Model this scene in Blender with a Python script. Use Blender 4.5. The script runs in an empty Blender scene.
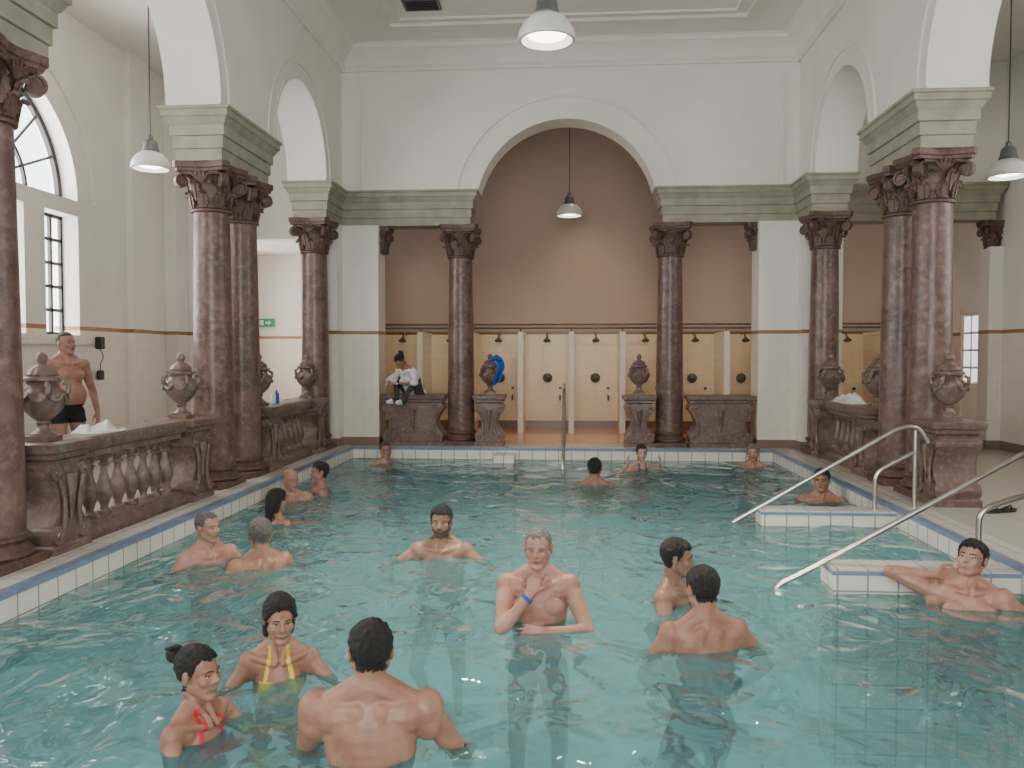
import bpy, bmesh, math, random
import numpy as np
from mathutils import Vector, Matrix
random.seed(4)
S=bpy.context.scene
COL=S.collection
pi=math.pi
# ------------------------------------------------------------ materials
def newmat(name):
    m=bpy.data.materials.new(name); m.use_nodes=True
    nt=m.node_tree
    return m,nt,nt.nodes['Principled BSDF'],nt.nodes['Material Output']
def N(nt,t,**k):
    n=nt.nodes.new(t)
    for a,b in k.items():
        if a in n.inputs.keys(): n.inputs[a].default_value=b
        else: setattr(n,a,b)
    return n
def c4(c): return (c[0],c[1],c[2],1)
def mixc(nt,f,a,b,mode='MIX'):
    n=nt.nodes.new('ShaderNodeMix'); n.data_type='RGBA'; n.blend_type=mode
    for sock,v in ((n.inputs[0],f),(n.inputs[6],a),(n.inputs[7],b)):
        if hasattr(v,'is_linked') or hasattr(v,'links'): nt.links.new(v,sock)
        elif isinstance(v,(int,float)): sock.default_value=v
        else: sock.default_value=c4(v)
    return n.outputs[2]
def math_(nt,op,a,b=0.0,c=None):
    n=nt.nodes.new('ShaderNodeMath'); n.operation=op
    for i,v in enumerate((a,b) if c is None else (a,b,c)):
        if hasattr(v,'links'): nt.links.new(v,n.inputs[i])
        else: n.inputs[i].default_value=v
    return n.outputs[0]
def ramp(nt,f,p0,p1,c0=(0,0,0),c1=(1,1,1)):
    r=nt.nodes.new('ShaderNodeValToRGB'); nt.links.new(f,r.inputs[0])
    r.color_ramp.elements[0].position=p0; r.color_ramp.elements[1].position=p1
    r.color_ramp.elements[0].color=c4(c0); r.color_ramp.elements[1].color=c4(c1)
    return r.outputs[0]
def basic(name,c1,c2=None,scale=6,rough=.5,metal=0,bump=0,bscale=40,emit=0,sss=0):
    m,nt,p,o=newmat(name)
    g=N(nt,'ShaderNodeNewGeometry')
    n=N(nt,'ShaderNodeTexNoise'); n.inputs['Scale'].default_value=scale; n.inputs['Detail'].default_value=5
    nt.links.new(g.outputs['Position'],n.inputs['Vector'])
    c2=c2 or tuple(x*.8 for x in c1)
    nt.links.new(ramp(nt,n.outputs['Fac'],.35,.65,c1,c2),p.inputs['Base Color'])
    p.inputs['Roughness'].default_value=rough; p.inputs['Metallic'].default_value=metal
    if bump:
        b=N(nt,'ShaderNodeBump'); b.inputs['Strength'].default_value=bump; b.inputs['Distance'].default_value=.01
        n2=N(nt,'ShaderNodeTexNoise'); n2.inputs['Scale'].default_value=bscale
        nt.links.new(g.outputs['Position'],n2.inputs['Vector'])
        nt.links.new(n2.outputs['Fac'],b.inputs['Height']); nt.links.new(b.outputs[0],p.inputs['Normal'])
    if emit:
        p.inputs['Emission Color'].default_value=c4(c1); p.inputs['Emission Strength'].default_value=emit
    if sss:
        p.inputs['Subsurface Weight'].default_value=sss
        p.inputs['Subsurface Radius'].default_value=(.02,.008,.004)
    return m
def marble(name,dark,mid,light,rough=.3,scale=4,vein=.35):
    m,nt,p,o=newmat(name)
    g=N(nt,'ShaderNodeNewGeometry')
    n=N(nt,'ShaderNodeTexNoise'); n.inputs['Scale'].default_value=scale; n.inputs['Detail'].default_value=8; n.inputs['Distortion'].default_value=.8
    n2=N(nt,'ShaderNodeTexNoise'); n2.inputs['Scale'].default_value=scale*5; n2.inputs['Detail'].default_value=5
    v=N(nt,'ShaderNodeTexVoronoi'); v.feature='DISTANCE_TO_EDGE'; v.inputs['Scale'].default_value=scale*3.2
    ad=N(nt,'ShaderNodeVectorMath'); ad.operation='ADD'
    sc=N(nt,'ShaderNodeVectorMath'); sc.operation='SCALE'; sc.inputs[3].default_value=.35
    for q in (n,n2): nt.links.new(g.outputs['Position'],q.inputs['Vector'])
    nt.links.new(n2.outputs['Color'],sc.inputs[0]); nt.links.new(g.outputs['Position'],ad.inputs[0]); nt.links.new(sc.outputs[0],ad.inputs[1])
    nt.links.new(ad.outputs[0],v.inputs['Vector'])
    a=ramp(nt,n.outputs['Fac'],.38,.62,dark,mid)
    b=mixc(nt,ramp(nt,n2.outputs['Fac'],.48,.75,(0,0,0),(.75,.75,.75)),a,light)
    vv=ramp(nt,v.outputs['Distance'],.0,.05,(vein,)*3,(0,0,0))
    c=mixc(nt,vv,b,light)
    nt.links.new(c,p.inputs['Base Color']); p.inputs['Roughness'].default_value=rough
    bp=N(nt,'ShaderNodeBump'); bp.inputs['Strength'].default_value=.25; bp.inputs['Distance'].default_value=.01
    nt.links.new(n2.outputs['Fac'],bp.inputs['Height']); nt.links.new(bp.outputs[0],p.inputs['Normal'])
    return m
def tilenode(nt,pos,axis,tc,mort,w,h,ms=.004):
    s=N(nt,'ShaderNodeSeparateXYZ'); nt.links.new(pos,s.inputs[0])
    c=N(nt,'ShaderNodeCombineXYZ')
    a,b={'x':('X','Z'),'y':('Y','Z'),'z':('X','Y')}[axis]
    nt.links.new(s.outputs[a],c.inputs[0]); nt.links.new(s.outputs[b],c.inputs[1])
    br=N(nt,'ShaderNodeTexBrick'); br.offset=0; br.squash=1
    nt.links.new(c.outputs[0],br.inputs['Vector'])
    br.inputs['Scale'].default_value=1; br.inputs['Brick Width'].default_value=w; br.inputs['Row Height'].default_value=h
    br.inputs['Mortar Size'].default_value=ms; br.inputs['Mortar Smooth'].default_value=.2
    br.inputs['Color1'].default_value=c4(tc); br.inputs['Color2'].default_value=c4(tuple(x*.96 for x in tc)); br.inputs['Mortar'].default_value=c4(mort)
    return br,s
def tilemat(name,axis,tc,mort,w,h,rough=.3,ms=.004,var=None):
    m,nt,p,o=newmat(name)
    g=N(nt,'ShaderNodeNewGeometry')
    br,s=tilenode(nt,g.outputs['Position'],axis,tc,mort,w,h,ms)
    col=br.outputs['Color']
    if var:
        n=N(nt,'ShaderNodeTexNoise'); n.inputs['Scale'].default_value=1.7; n.inputs['Detail'].default_value=6
        nt.links.new(g.outputs['Position'],n.inputs['Vector'])
        col=mixc(nt,ramp(nt,n.outputs['Fac'],.4,.7,(0,0,0),(.6,.6,.6)),col,var)
    nt.links.new(col,p.inputs['Base Color']); p.inputs['Roughness'].default_value=rough
    bp=N(nt,'ShaderNodeBump'); bp.inputs['Strength'].default_value=.3; bp.inputs['Distance'].default_value=.004; bp.invert=True
    nt.links.new(br.outputs['Fac'],bp.inputs['Height']); nt.links.new(bp.outputs[0],p.inputs['Normal'])
    return m
def wallmat(name,axis,plaster,tile,stripe,zl=1.98,mort=None):
    m,nt,p,o=newmat(name)
    g=N(nt,'ShaderNodeNewGeometry')
    br,s=tilenode(nt,g.outputs['Position'],axis,tile,mort or tuple(x*.8 for x in tile),.15,.15,.003)
    n=N(nt,'ShaderNodeTexNoise'); n.inputs['Scale'].default_value=1.3; n.inputs['Detail'].default_value=6
    nt.links.new(g.outputs['Position'],n.inputs['Vector'])
    pl=ramp(nt,n.outputs['Fac'],.35,.7,plaster,tuple(x*.93 for x in plaster))
    z=s.outputs['Z']
    up=math_(nt,'GREATER_THAN',z,zl)
    st=math_(nt,'MULTIPLY',math_(nt,'GREATER_THAN',z,zl-.055),math_(nt,'LESS_THAN',z,zl))
    lo=math_(nt,'LESS_THAN',z,.30)
    c=mixc(nt,up,br.outputs['Color'],pl); c=mixc(nt,st,c,stripe); c=mixc(nt,lo,c,(.22,.15,.12))
    nt.links.new(c,p.inputs['Base Color'])
    r=math_(nt,'MULTIPLY_ADD',up,.5,.3); nt.links.new(r,p.inputs['Roughness'])
    return m
WHITE=(.82,.78,.72)
M={}
M['wx']=wallmat('plaster_tile_x','x',WHITE,(.78,.72,.63),(.32,.17,.06))
M['wy']=wallmat('plaster_tile_y','y',WHITE,(.78,.72,.63),(.32,.17,.06))
M['ax']=wallmat('annex_wall_x','x',(.50,.38,.31),(.86,.72,.50),(.22,.11,.04),2.06)
M['plaster']=basic('white_plaster',WHITE,tuple(x*.94 for x in WHITE),1.2,.8)
M['trimw']=basic('moulding_plaster',(.80,.76,.70),(.74,.70,.64),2,.8)
M['stone']=basic('grey_green_stone',(.36,.335,.26),(.28,.26,.20),5,.6,bump=.2)
M['shaft']=marble('red_marble_shaft',(.085,.045,.037),(.165,.092,.076),(.28,.185,.155),.34,3.0,.35)
M['cap']=marble('brown_marble_carved',(.08,.04,.032),(.12,.066,.052),(.20,.13,.105),.5,5,.2)
M['bal']=marble('balustrade_marble',(.11,.068,.056),(.175,.115,.095),(.29,.21,.175),.36,4,.3)
M['deck']=tilemat('deck_tile','z',(.56,.52,.45),(.42,.39,.33),.3,.3,.22)
M['orange']=tilemat('annex_floor_tile','z',(.55,.24,.07),(.3,.15,.05),.2,.2,.12)
M['cop_y']=tilemat('coping_tile_y','y',(.76,.73,.64),(.30,.30,.27),.2,.16,.25,.007)
M['cop_x']=tilemat('coping_tile_x','x',(.76,.73,.64),(.30,.30,.27),.2,.16,.25,.007)
M['cop_z']=tilemat('coping_tile_z','z',(.66,.63,.56),(.36,.35,.30),.2,.2,.25,.006)
M['blue']=basic('blue_edge_tile',(.16,.23,.36),(.22,.28,.40),9,.3)
M['basin']=basic('basin_floor',(.62,.88,.90),(.54,.80,.83),2.5,.5)
M['basinw']=basic('basin_wall',(.54,.80,.82),(.60,.84,.86),2,.4)
M['steel']=basic('brushed_steel',(.50,.48,.45),(.40,.38,.36),12,.28,1)
M['black']=basic('black_metal',(.02,.02,.022),None,5,.5)
M['grey']=basic('grey_metal',(.14,.15,.14),(.1,.1,.1),8,.45,.4)
M['enamel']=basic('lamp_enamel',(.66,.67,.62),(.58,.59,.55),5,.3)
M['bulb']=basic('lamp_diffuser',(1,.93,.80),(1,.92,.78),3,.5,emit=10)
M['towelw']=basic('white_towel',(.75,.73,.70),(.62,.6,.58),14,.95,bump=.6,bscale=160)
M['towelb']=basic('blue_towel',(.015,.11,.50),(.01,.07,.35),14,.95,bump=.6,bscale=160)
M['green']=basic('exit_green',(.01,.28,.10),(.01,.25,.09),3,.5,emit=.25)
M['booth']=tilemat('booth_tile','y',(.86,.74,.54),(.66,.54,.36),.15,.15,.25,.003)
M['wood']=basic('dark_wood',(.10,.05,.025),(.15,.08,.04),8,.4)
M['glassw']=basic('frosted_glass',(.9,.92,.95),None,3,.4,emit=1.3)  # emission stands in for light behind the door panes
def water():
    m,nt,p,o=newmat('pool_water'); nt.nodes.remove(p)
    g=N(nt,'ShaderNodeNewGeometry')
    mp=N(nt,'ShaderNodeMapping'); mp.inputs['Scale'].default_value=(1,.8,1); nt.links.new(g.outputs['Position'],mp.inputs[0])
    a=N(nt,'ShaderNodeTexNoise'); a.inputs['Scale'].default_value=2.4; a.inputs['Detail'].default_value=1; a.inputs['Distortion'].default_value=1.5
    b=N(nt,'ShaderNodeTexNoise'); b.inputs['Scale'].default_value=7; b.inputs['Detail'].default_value=.5; b.inputs['Distortion'].default_value=1.2
    for q in (a,b): nt.links.new(mp.outputs[0],q.inputs['Vector'])
    h=math_(nt,'MULTIPLY_ADD',b.outputs['Fac'],.15,a.outputs['Fac'])
    bp=N(nt,'ShaderNodeBump'); bp.inputs['Strength'].default_value=1.0; bp.inputs['Distance'].default_value=.10
    nt.links.new(h,bp.inputs['Height'])
    fr=N(nt,'ShaderNodeFresnel'); fr.inputs['IOR'].default_value=1.38; nt.links.new(bp.outputs[0],fr.inputs['Normal'])
    tr=N(nt,'ShaderNodeBsdfTransparent'); tr.inputs[0].default_value=(.66,.885,.92,1)
    rf=N(nt,'ShaderNodeBsdfRefraction'); rf.inputs['Color'].default_value=(.66,.885,.92,1); rf.inputs['Roughness'].default_value=.03; rf.inputs['IOR'].default_value=1.22
    nt.links.new(bp.outputs[0],rf.inputs['Normal'])
    df=N(nt,'ShaderNodeBsdfDiffuse'); df.inputs[0].default_value=(.20,.47,.51,1); nt.links.new(bp.outputs[0],df.inputs['Normal'])
    gl=N(nt,'ShaderNodeBsdfGlossy'); gl.inputs['Roughness'].default_value=.015; nt.links.new(bp.outputs[0],gl.inputs['Normal'])
    gl.inputs[0].default_value=(1,1,1,1)
    m0=N(nt,'ShaderNodeMixShader'); m0.inputs[0].default_value=.55
    nt.links.new(tr.outputs[0],m0.inputs[1]); nt.links.new(rf.outputs[0],m0.inputs[2])
    m1=N(nt,'ShaderNodeMixShader'); m1.inputs[0].default_value=.26
    nt.links.new(m0.outputs[0],m1.inputs[1]); nt.links.new(df.outputs[0],m1.inputs[2])
    m2=N(nt,'ShaderNodeMixShader'); nt.links.new(fr.outputs[0],m2.inputs[0])
    nt.links.new(m1.outputs[0],m2.inputs[1]); nt.links.new(gl.outputs[0],m2.inputs[2])
    nt.links.new(m2.outputs[0],o.inputs[0])
    return m
M['water']=water()
# ------------------------------------------------------------ mesh builder
class MB:
    def __init__(s): s.v=[]; s.f=[]; s.m=[]
    def add(s,vf,mi=0,mat=None):
        v,f=vf; o=len(s.v)
        if mat is not None: v=[tuple(mat@Vector(p)) for p in v]
        s.v+= [tuple(p) for p in v]; s.f+=[tuple(i+o for i in q) for q in f]; s.m+=[mi]*len(f)
        return s
    def mesh(s,name,mats,angle=35):
        me=bpy.data.meshes.new(name); me.from_pydata(s.v,[],s.f)
        for k in mats: me.materials.append(M[k] if isinstance(k,str) else k)
        me.polygons.foreach_set('material_index',s.m)
        me.polygons.foreach_set('use_smooth',[True]*len(s.f)); me.update()
        b=bmesh.new(); b.from_mesh(me); bmesh.ops.recalc_face_normals(b,faces=b.faces[:]); b.to_mesh(me); b.free()
        me.set_sharp_from_angle(angle=math.radians(angle))
        return me
    def obj(s,name,mats,angle=35,loc=(0,0,0),rz=0):
        return inst(name,s.mesh(name,mats,angle),loc,rz)
def inst(name,me,loc=(0,0,0),rz=0,sc=(1,1,1)):
    o=bpy.data.objects.new(name,me); COL.objects.link(o); o.location=loc; o.rotation_euler=(0,0,rz); o.scale=sc
    return o
def box(x0,x1,y0,y1,z0,z1):
    v=[(x0,y0,z0),(x1,y0,z0),(x1,y1,z0),(x0,y1,z0),(x0,y0,z1),(x1,y0,z1),(x1,y1,z1),(x0,y1,z1)]
    return v,[(0,3,2,1),(4,5,6,7),(0,1,5,4),(1,2,6,5),(2,3,7,6),(3,0,4,7)]
def loft(x0,x1,y0,y1,prof):
    v=[];f=[]
    for o,z in prof: v+=[(x0-o,y0-o,z),(x1+o,y0-o,z),(x1+o,y1+o,z),(x0-o,y1+o,z)]
    for i in range(len(prof)-1):
        for j in range(4):
            a=i*4+j;b=i*4+(j+1)%4; f.append((a,b,b+4,a+4))
    n=len(prof)*4
    f.append((3,2,1,0)); f.append((n-4,n-3,n-2,n-1)); return v,f
def lathe(prof,seg=24,lobe=None):
    v=[];f=[]
    for i,(r,z) in enumerate(prof):
        for j in range(seg):
            a=2*pi*j/seg; rr=max(r,1e-4)
            if lobe: rr*=lobe(z,a)
            v.append((rr*math.cos(a),rr*math.sin(a),z))
    for i in range(len(prof)-1):
        for j in range(seg):
            a=i*seg+j;b=i*seg+(j+1)%seg; f.append((a,b,b+seg,a+seg))
    f.append(tuple(range(seg-1,-1,-1))); n=(len(prof)-1)*seg; f.append(tuple(range(n,n+seg)))
    return v,f
def prism(pts,d0,d1,plane='xz'):
    n=len(pts)
    if plane=='xz': v=[(a,d0,b) for a,b in pts]+[(a,d1,b) for a,b in pts]
    else: v=[(d0,a,b) for a,b in pts]+[(d1,a,b) for a,b in pts]
    f=[tuple(range(n)),tuple(range(2*n-1,n-1,-1))]+[(i,i+n,(i+1)%n+n,(i+1)%n) for i in range(n)]
    return v,f
def tube(pts,r,seg=10):
    pts=[Vector(p) for p in pts]; v=[];f=[]
    up=Vector((0,0,1)); prev=None
    for i,p in enumerate(pts):
        t=(pts[min(i+1,len(pts)-1)]-pts[max(i-1,0)]).normalized()
        if prev is None:
            a=t.cross(up) if abs(t.z)<.95 else t.cross(Vector((1,0,0)))
        else: a=prev-t*prev.dot(t)
        a.normalize(); prev=a; b=t.cross(a)
        rr=r[i] if isinstance(r,(list,tuple)) else r
        for j in range(seg):
            q=2*pi*j/seg; v.append(tuple(p+a*math.cos(q)*rr+b*math.sin(q)*rr))
    for i in range(len(pts)-1):
        for j in range(seg):
            a=i*seg+j;b=i*seg+(j+1)%seg; f.append((a,b,b+seg,a+seg))
    f.append(tuple(range(seg-1,-1,-1))); n=(len(pts)-1)*seg; f.append(tuple(range(n,n+seg)))
    return v,f
def fillet(pts,r=.1,n=5):
    P=[Vector(p) for p in pts]; out=[P[0]]
    for i in range(1,len(P)-1):
        a=(P[i-1]-P[i]); b=(P[i+1]-P[i]); q=min(r,a.length*.45,b.length*.45)
        s=P[i]+a.normalized()*q; e=P[i]+b.normalized()*q
        for k in range(n+1):
            t=k/n; out.append(s*(1-t)**2+P[i]*2*t*(1-t)+e*t*t)
    out.append(P[-1]); return out
def ribbon(path,widths,th,side):
    side=Vector(side).normalized(); v=[];f=[]; n=len(path)
    for i,p in enumerate(path):
        p=Vector(p); t=(Vector(path[min(i+1,n-1)])-Vector(path[max(i-1,0)])).normalized(); nn=t.cross(side).normalized()*th*.5; w=side*widths[i]*.5
        v+=[tuple(p-w-nn),tuple(p+w-nn),tuple(p+w+nn),tuple(p-w+nn)]
    for i in range(n-1):
        for j in range(4):
            a=i*4+j;b=i*4+(j+1)%4; f.append((a,b,b+4,a+4))
    f.append((3,2,1,0)); f.append((4*n-4,4*n-3,4*n-2,4*n-1)); return v,f
def boolwall(name,base,cutters,mats):
    b=MB().add(base).obj(name,mats)
    cs=[]
    for c in cutters:
        o=MB().add(c).obj('cut',mats); cs.append(o)
        md=b.modifiers.new('b','BOOLEAN'); md.operation='DIFFERENCE'; md.solver='EXACT'; md.object=o
    bpy.context.view_layer.update()
    dg=bpy.context.evaluated_depsgraph_get()
    me=bpy.data.meshes.new_from_object(b.evaluated_get(dg))
    b.modifiers.clear(); b.data=me
    me.set_sharp_from_angle(angle=math.radians(35))
    for o in cs: bpy.data.objects.remove(o)
    return b
def archprof(c,r,zs,zb,n=28):
    if zs-zb<.01: return [(c+r*math.cos(pi*i/n),zs+r*math.sin(pi*i/n)) for i in range(n+1)]
    return [(c-r,zb),(c+r,zb)] + [(c+r*math.cos(pi*i/n),zs+r*math.sin(pi*i/n)) for i in range(n+1)]
def annulus(c,r0,r1,zs,n=32,a0=0,a1=pi):
    o=[(c+r1*math.cos(a0+(a1-a0)*i/n),zs+r1*math.sin(a0+(a1-a0)*i/n)) for i in range(n+1)]
    i_=[(c+r0*math.cos(a0+(a1-a0)*i/n),zs+r0*math.sin(a0+(a1-a0)*i/n)) for i in range(n,-1,-1)]
    return o+i_
# ------------------------------------------------------------ dims
XL,XR=-3.62,3.42
CL,CR=-3.90,3.66
DZ=.16
PL,PR,PY0,PY1=-3.40,3.02,1.2,12.62
YB=12.95
OL,OR=-6.5,6.5
ZC=6.38
EB,ET=3.64,4.18
fl=MB()
fl.add(box(OL-.4,PL,-3.4,13.45,-.3,DZ)); fl.add(box(PR,OR+.4,-3.4,13.45,-.3,DZ))
fl.add(box(PL,PR,PY1,13.45,-.3,DZ)); fl.add(box(PL,PR,-3.4,PY0,-.3,DZ))
fl.add(box(OL-.4,OR+.4,13.45,17.2,-.3,DZ),1)
fl.obj('floor',['deck','orange'])
for nm,b,k in (('trim_1',(PL-.28,PL+.02,PY0,PY1),'cop_y'),('trim_2',(PR-.02,PR+.28,PY0,PY1),'cop_y')):
    m=MB(); m.add(box(b[0],b[1],b[2]-.02,b[3]+.28,-.2,DZ+.012),0)
    xe=b[1] if 'trim_1'==nm else b[0]
    sg=-1 if nm=='trim_1' else 1
    m.add(box(min(xe,xe+sg*.07)-.004,max(xe,xe+sg*.07)+.004,b[2],b[3],DZ-.02,DZ+.018),1)
    m.add(box(b[0]+.001,b[1]-.001,b[2],b[3]+.27,DZ+.011,DZ+.015),2)
    m.obj(nm,[k,'blue','cop_z'])
m=MB(); m.add(box(PL,PR,PY1-.02,PY1+.28,-.2,DZ+.012),0).add(box(PL,PR,PY1-.024,PY1+.05,DZ-.02,DZ+.018),1).add(box(PL,PR,PY1,PY1+.27,DZ+.011,DZ+.015),2); m.obj('trim_3',['cop_x','blue','cop_z'])
m=MB(); m.add(box(PL,PR,PY0-.28,PY0+.02,-.2,DZ+.012),0).add(box(PL,PR,PY0-.05,PY0+.024,DZ-.03,DZ+.018),1); m.obj('trim_4',['cop_x','blue'])
m=MB(); zb=-1.2
m.add(box(PL-.1,PR+.1,PY0-.1,PY1+.1,zb-.15,zb),0)
m.add(box(PL-.15,PL,PY0-.1,PY1+.1,zb,-.01),1).add(box(PR,PR+.15,PY0-.1,PY1+.1,zb,-.01),1)
m.add(box(PL,PR,PY1,PY1+.15,zb,-.01),1).add(box(PL,PR,PY0-.15,PY0,zb,-.01),1)
m.obj('pool_basin',['basin','basinw'])
m=MB()
for i in range(6): m.add(box(PR-.22*(i+1),PR-.22*i,6.0,7.85,zb,-.04-.19*i),0)
m.obj('pool_steps',['basin'])
m=MB()
for i in range(5): m.add(box(-.75,.55,PY1-.26*(i+1),PY1-.26*i,zb,-.05-.2*i),0)
m.obj('pool_steps',['basin'])
for y0,y1 in ((7.85,8.10),(5.72,6.0)):
    m=MB(); m.add(box(1.77,PR-.021,y0,y1,zb,.135),0)
    m.add(box(1.77,PR-.021,y0,y1,.135,.150),1)
    m.add(box(1.765,PR-.022,y0-.005,y1+.005,.11,.138),2)
    m.obj('pool_kerb',['cop_x','cop_z','blue'])
m=MB(); m.add(box(-1.15,-.85,PY1-.5,PY1-.02,zb,.12)).obj('pool_kerb',['cop_x'])
nx,ny=200,360
xs=np.linspace(PL,PR,nx); ys=np.linspace(PY0,PY1,ny)
X,Y=np.meshgrid(xs,ys)
rng=np.random.RandomState(3); Z=np.zeros_like(X)
for k in range(34):
    a=rng.uniform(0,2*pi); wl=rng.uniform(.25,1.3); ph=rng.uniform(0,6.28)
    Z+=.0028*wl*np.sin((X*math.cos(a)+Y*math.sin(a))*2*pi/wl+ph+.6*np.sin(X*1.7+k)+.6*np.sin(Y*1.3+2*k))
vv=np.stack([X.ravel(),Y.ravel(),Z.ravel()],1)
idx=np.arange(nx*ny).reshape(ny,nx)
ff=np.stack([idx[:-1,:-1].ravel(),idx[:-1,1:].ravel(),idx[1:,1:].ravel(),idx[1:,:-1].ravel()],1)
me=bpy.data.meshes.new('pool_water'); me.from_pydata(vv.tolist(),[],ff.tolist()); me.materials.append(M['water'])
me.polygons.foreach_set('use_smooth',[True]*len(ff)); inst('pool_water',me)
# ------------------------------------------------------------ arcade walls
bays=[(-2.2,.45),(1.5,3.95),(5.8,8.4),(9.98,12.08)]
CP=[(0,6.02),(.04,6.02),(.04,6.06),(.08,6.09),(.10,6.16),(.17,6.26),(.26,6.31),(.26,6.35),(.30,ZC),(0,ZC)]
for side in (0,1):
    x0,x1=((-4.2,XL) if side==0 else (XR,4.0))
    base=box(x0,x1,-3.1,13.45,ET-.005,ZC)
    cut=[]
    for a,b in bays:
        r=(b-a)/2; cut.append(prism(archprof((a+b)/2,r,ET+.02,ET-.3),x0-.2,x1+.2,'yz'))
    boolwall('wall_arcade_left' if side==0 else 'wall_arcade_right',base,cut,['wy'])
    tm=MB()
    xf=XL if side==0 else XR
    def band(r0,r1,c,t):
        d0,d1=(xf,xf+t) if side==0 else (xf-t,xf)
        tm.add(prism(annulus(c,r0,r1,ET+.02),d0,d1,'yz'))
    for a,b in bays:
        r=(b-a)/2; c=(a+b)/2
        band(r+.20,r+.24,c,.022); band(r,r+.04,c,.012)
    s=1 if side==0 else -1
    tm.add(prism([(xf+s*a,z) for a,z in CP],-3.0,YB,'xz'))
    tm.obj('trim_5' if side==0 else 'trim_6',['trimw'])
    m=MB(); m.add(box(x0,x1,12.66,13.45,DZ-.02,EB),0); m.obj('wall_pier_left' if side==0 else 'wall_pier_right',['wx'])
XC=-.10; ZA=3.84
cut=[prism(archprof(XC,1.40,ZA,ET-.8),YB-.2,13.75,'xz')]
boolwall('wall_back_arch',box(XL-.02,XR+.02,YB+.001,13.449,ET-.003,ZC),cut,['wx'])
m=MB()
m.add(box(XL+.001,-3.05,YB,13.44,DZ-.02,EB)); m.add(box(2.84,XR-.001,YB,13.44,DZ-.02,EB))
m.obj('wall_back_piers',['wx'])
m=MB()
a0=math.asin((ET-ZA)/1.77); a1=math.asin((ET-ZA)/1.42)
m.add(prism(annulus(XC,1.73,1.77,ZA,a0=a0,a1=pi-a0),YB-.022,YB))
m.add(prism(annulus(XC,1.40,1.435,ZA,a0=a1,a1=pi-a1),YB-.014,YB))
m.add(prism([(YB-a,z) for a,z in CP],XL,XR,'yz'))
for x in (-3.40,3.12): m.add(box(x,x+.08,YB-.02,YB,ET,6.02))
m.obj('trim_7',['trimw'])
EP=[(-.02,EB),(-.02,EB+.12),(0,EB+.125),(0,EB+.25),(.025,EB+.255),(.025,EB+.36),(.04,EB+.37),(.07,EB+.43),(.09,EB+.44),(.09,EB+.50),(.11,EB+.51),(.11,ET)]
def ent(name,x0,x1,y0,y1): return MB().add(loft(x0,x1,y0,y1,EP)).obj(name,['stone'])
for x0,x1 in ((-4.18,-3.64),(3.40,3.94)):
    for y0,y1 in ((.55,1.4),(4.15,5.66),(8.5,9.88),(12.2,13.0)):
        ent('entablature',x0,x1,y0,y1)
ent('entablature',XL-.08,-1.58,YB+.06,13.42)
ent('entablature',1.38,XR+.08,YB+.06,13.42)
ent('entablature',4.05,6.38,YB+.1,13.42)
m=MB(); m.add(box(-4.2,4.0,-3.4,13.45,ZC,ZC+.2)); m.obj('ceiling',['plaster'])
m=MB(); m.add(box(OL-.4,-4.2,-3.4,13.45,6.0,6.2)).add(box(4.0,OR+.4,-3.4,13.45,6.0,6.2)); m.obj('ceiling_aisles',['plaster'])
m=MB()
def frame(x0,x1,y0,y1,w,z0,z1):
    for b in ((x0,x1,y0,y0+w),(x0,x1,y1-w,y1),(x0,x0+w,y0+w,y1-w),(x1-w,x1,y0+w,y1-w)): m.add(box(*b,z0,z1))
frame(-2.75,2.55,9.0,12.1,.12,ZC-.05,ZC); frame(-2.5,2.3,9.25,11.85,.05,ZC-.03,ZC)
frame(-2.75,2.55,3.0,8.6,.12,ZC-.05,ZC); frame(-2.5,2.3,3.25,8.35,.05,ZC-.03,ZC)
m.obj('trim_8',['trimw'])
m=MB(); m.add(box(-2.3,-1.8,11.15,11.5,ZC-.04,ZC-.001),0)
for i in range(6): m.add(box(-2.27,-1.83,11.18+i*.05,11.2+i*.05,ZC-.055,ZC-.04),1)
m.obj('ceiling_vent',['grey','black'])
# ------------------------------------------------------------ outer walls + windows
def group(yc):
    c=[prism(archprof(yc,1.42,3.62,3.62),OL-.5,OL+.2,'yz')]
    for a,b in ((yc+.72,yc+1.42),(yc-.33,yc+.33),(yc-1.42,yc-.72)): c.append(box(OL-.5,OL+.2,a,b,1.86,3.42))
    return c
def mirror(c):
    v,f=c; return [(-x,y,z) for x,y,z in v],[q[::-1] for q in f]
LG=(9.15,5.0,1.0)  # last two groups are off view, added to let in light
cl=[c for yc in LG for c in group(yc)]+[box(OL-.5,OL+.2,14.2,15.4,1.0,3.3)]
boolwall('wall_left',box(OL-.35,OL,-3.4,17.2,DZ-.1,6.0),cl,['wy'])
cr=[mirror(c) for yc in (7.5,3.0) for c in group(yc)]
boolwall('wall_right',box(OR,OR+.35,-3.4,17.2,DZ-.1,6.0),cr,['wy'])
def winframe(name,sx,yc):
    m=MB(); x=sx*(OL-.24)
    def bx(a,b,z0,z1,t=.03): m.add(box(x-t,x+t,a,b,z0,z1))
    for a,b in ((yc+.72,yc+1.42),(yc-.33,yc+.33),(yc-1.42,yc-.72)):
        for yy in np.linspace(a,b-.04,4): bx(yy,yy+.04,1.86,3.42,.02)
        for zz in np.linspace(1.86,3.38,6): bx(a,b,zz,zz+.04,.02)
    m.add(prism(annulus(yc,1.35,1.42,3.62),x-.03,x+.03,'yz')); m.add(prism(annulus(yc,.70,.74,3.62),x-.02,x+.02,'yz'))
    bx(yc-1.42,yc+1.42,3.62,3.69)
    for k in range(1,8):
        a=pi*k/8; d=Vector((0,math.cos(a),math.sin(a)))
        p=Vector((x,yc,3.65)); m.add(tube([p+d*.05,p+d*1.38],.018,6))
    m.obj(name,['black'])
i=1
for yc in LG: winframe('window_%d'%i,1,yc); i+=1
for yc in (7.5,3.0): winframe('window_%d'%i,-1,yc); i+=1
m=MB()
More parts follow.
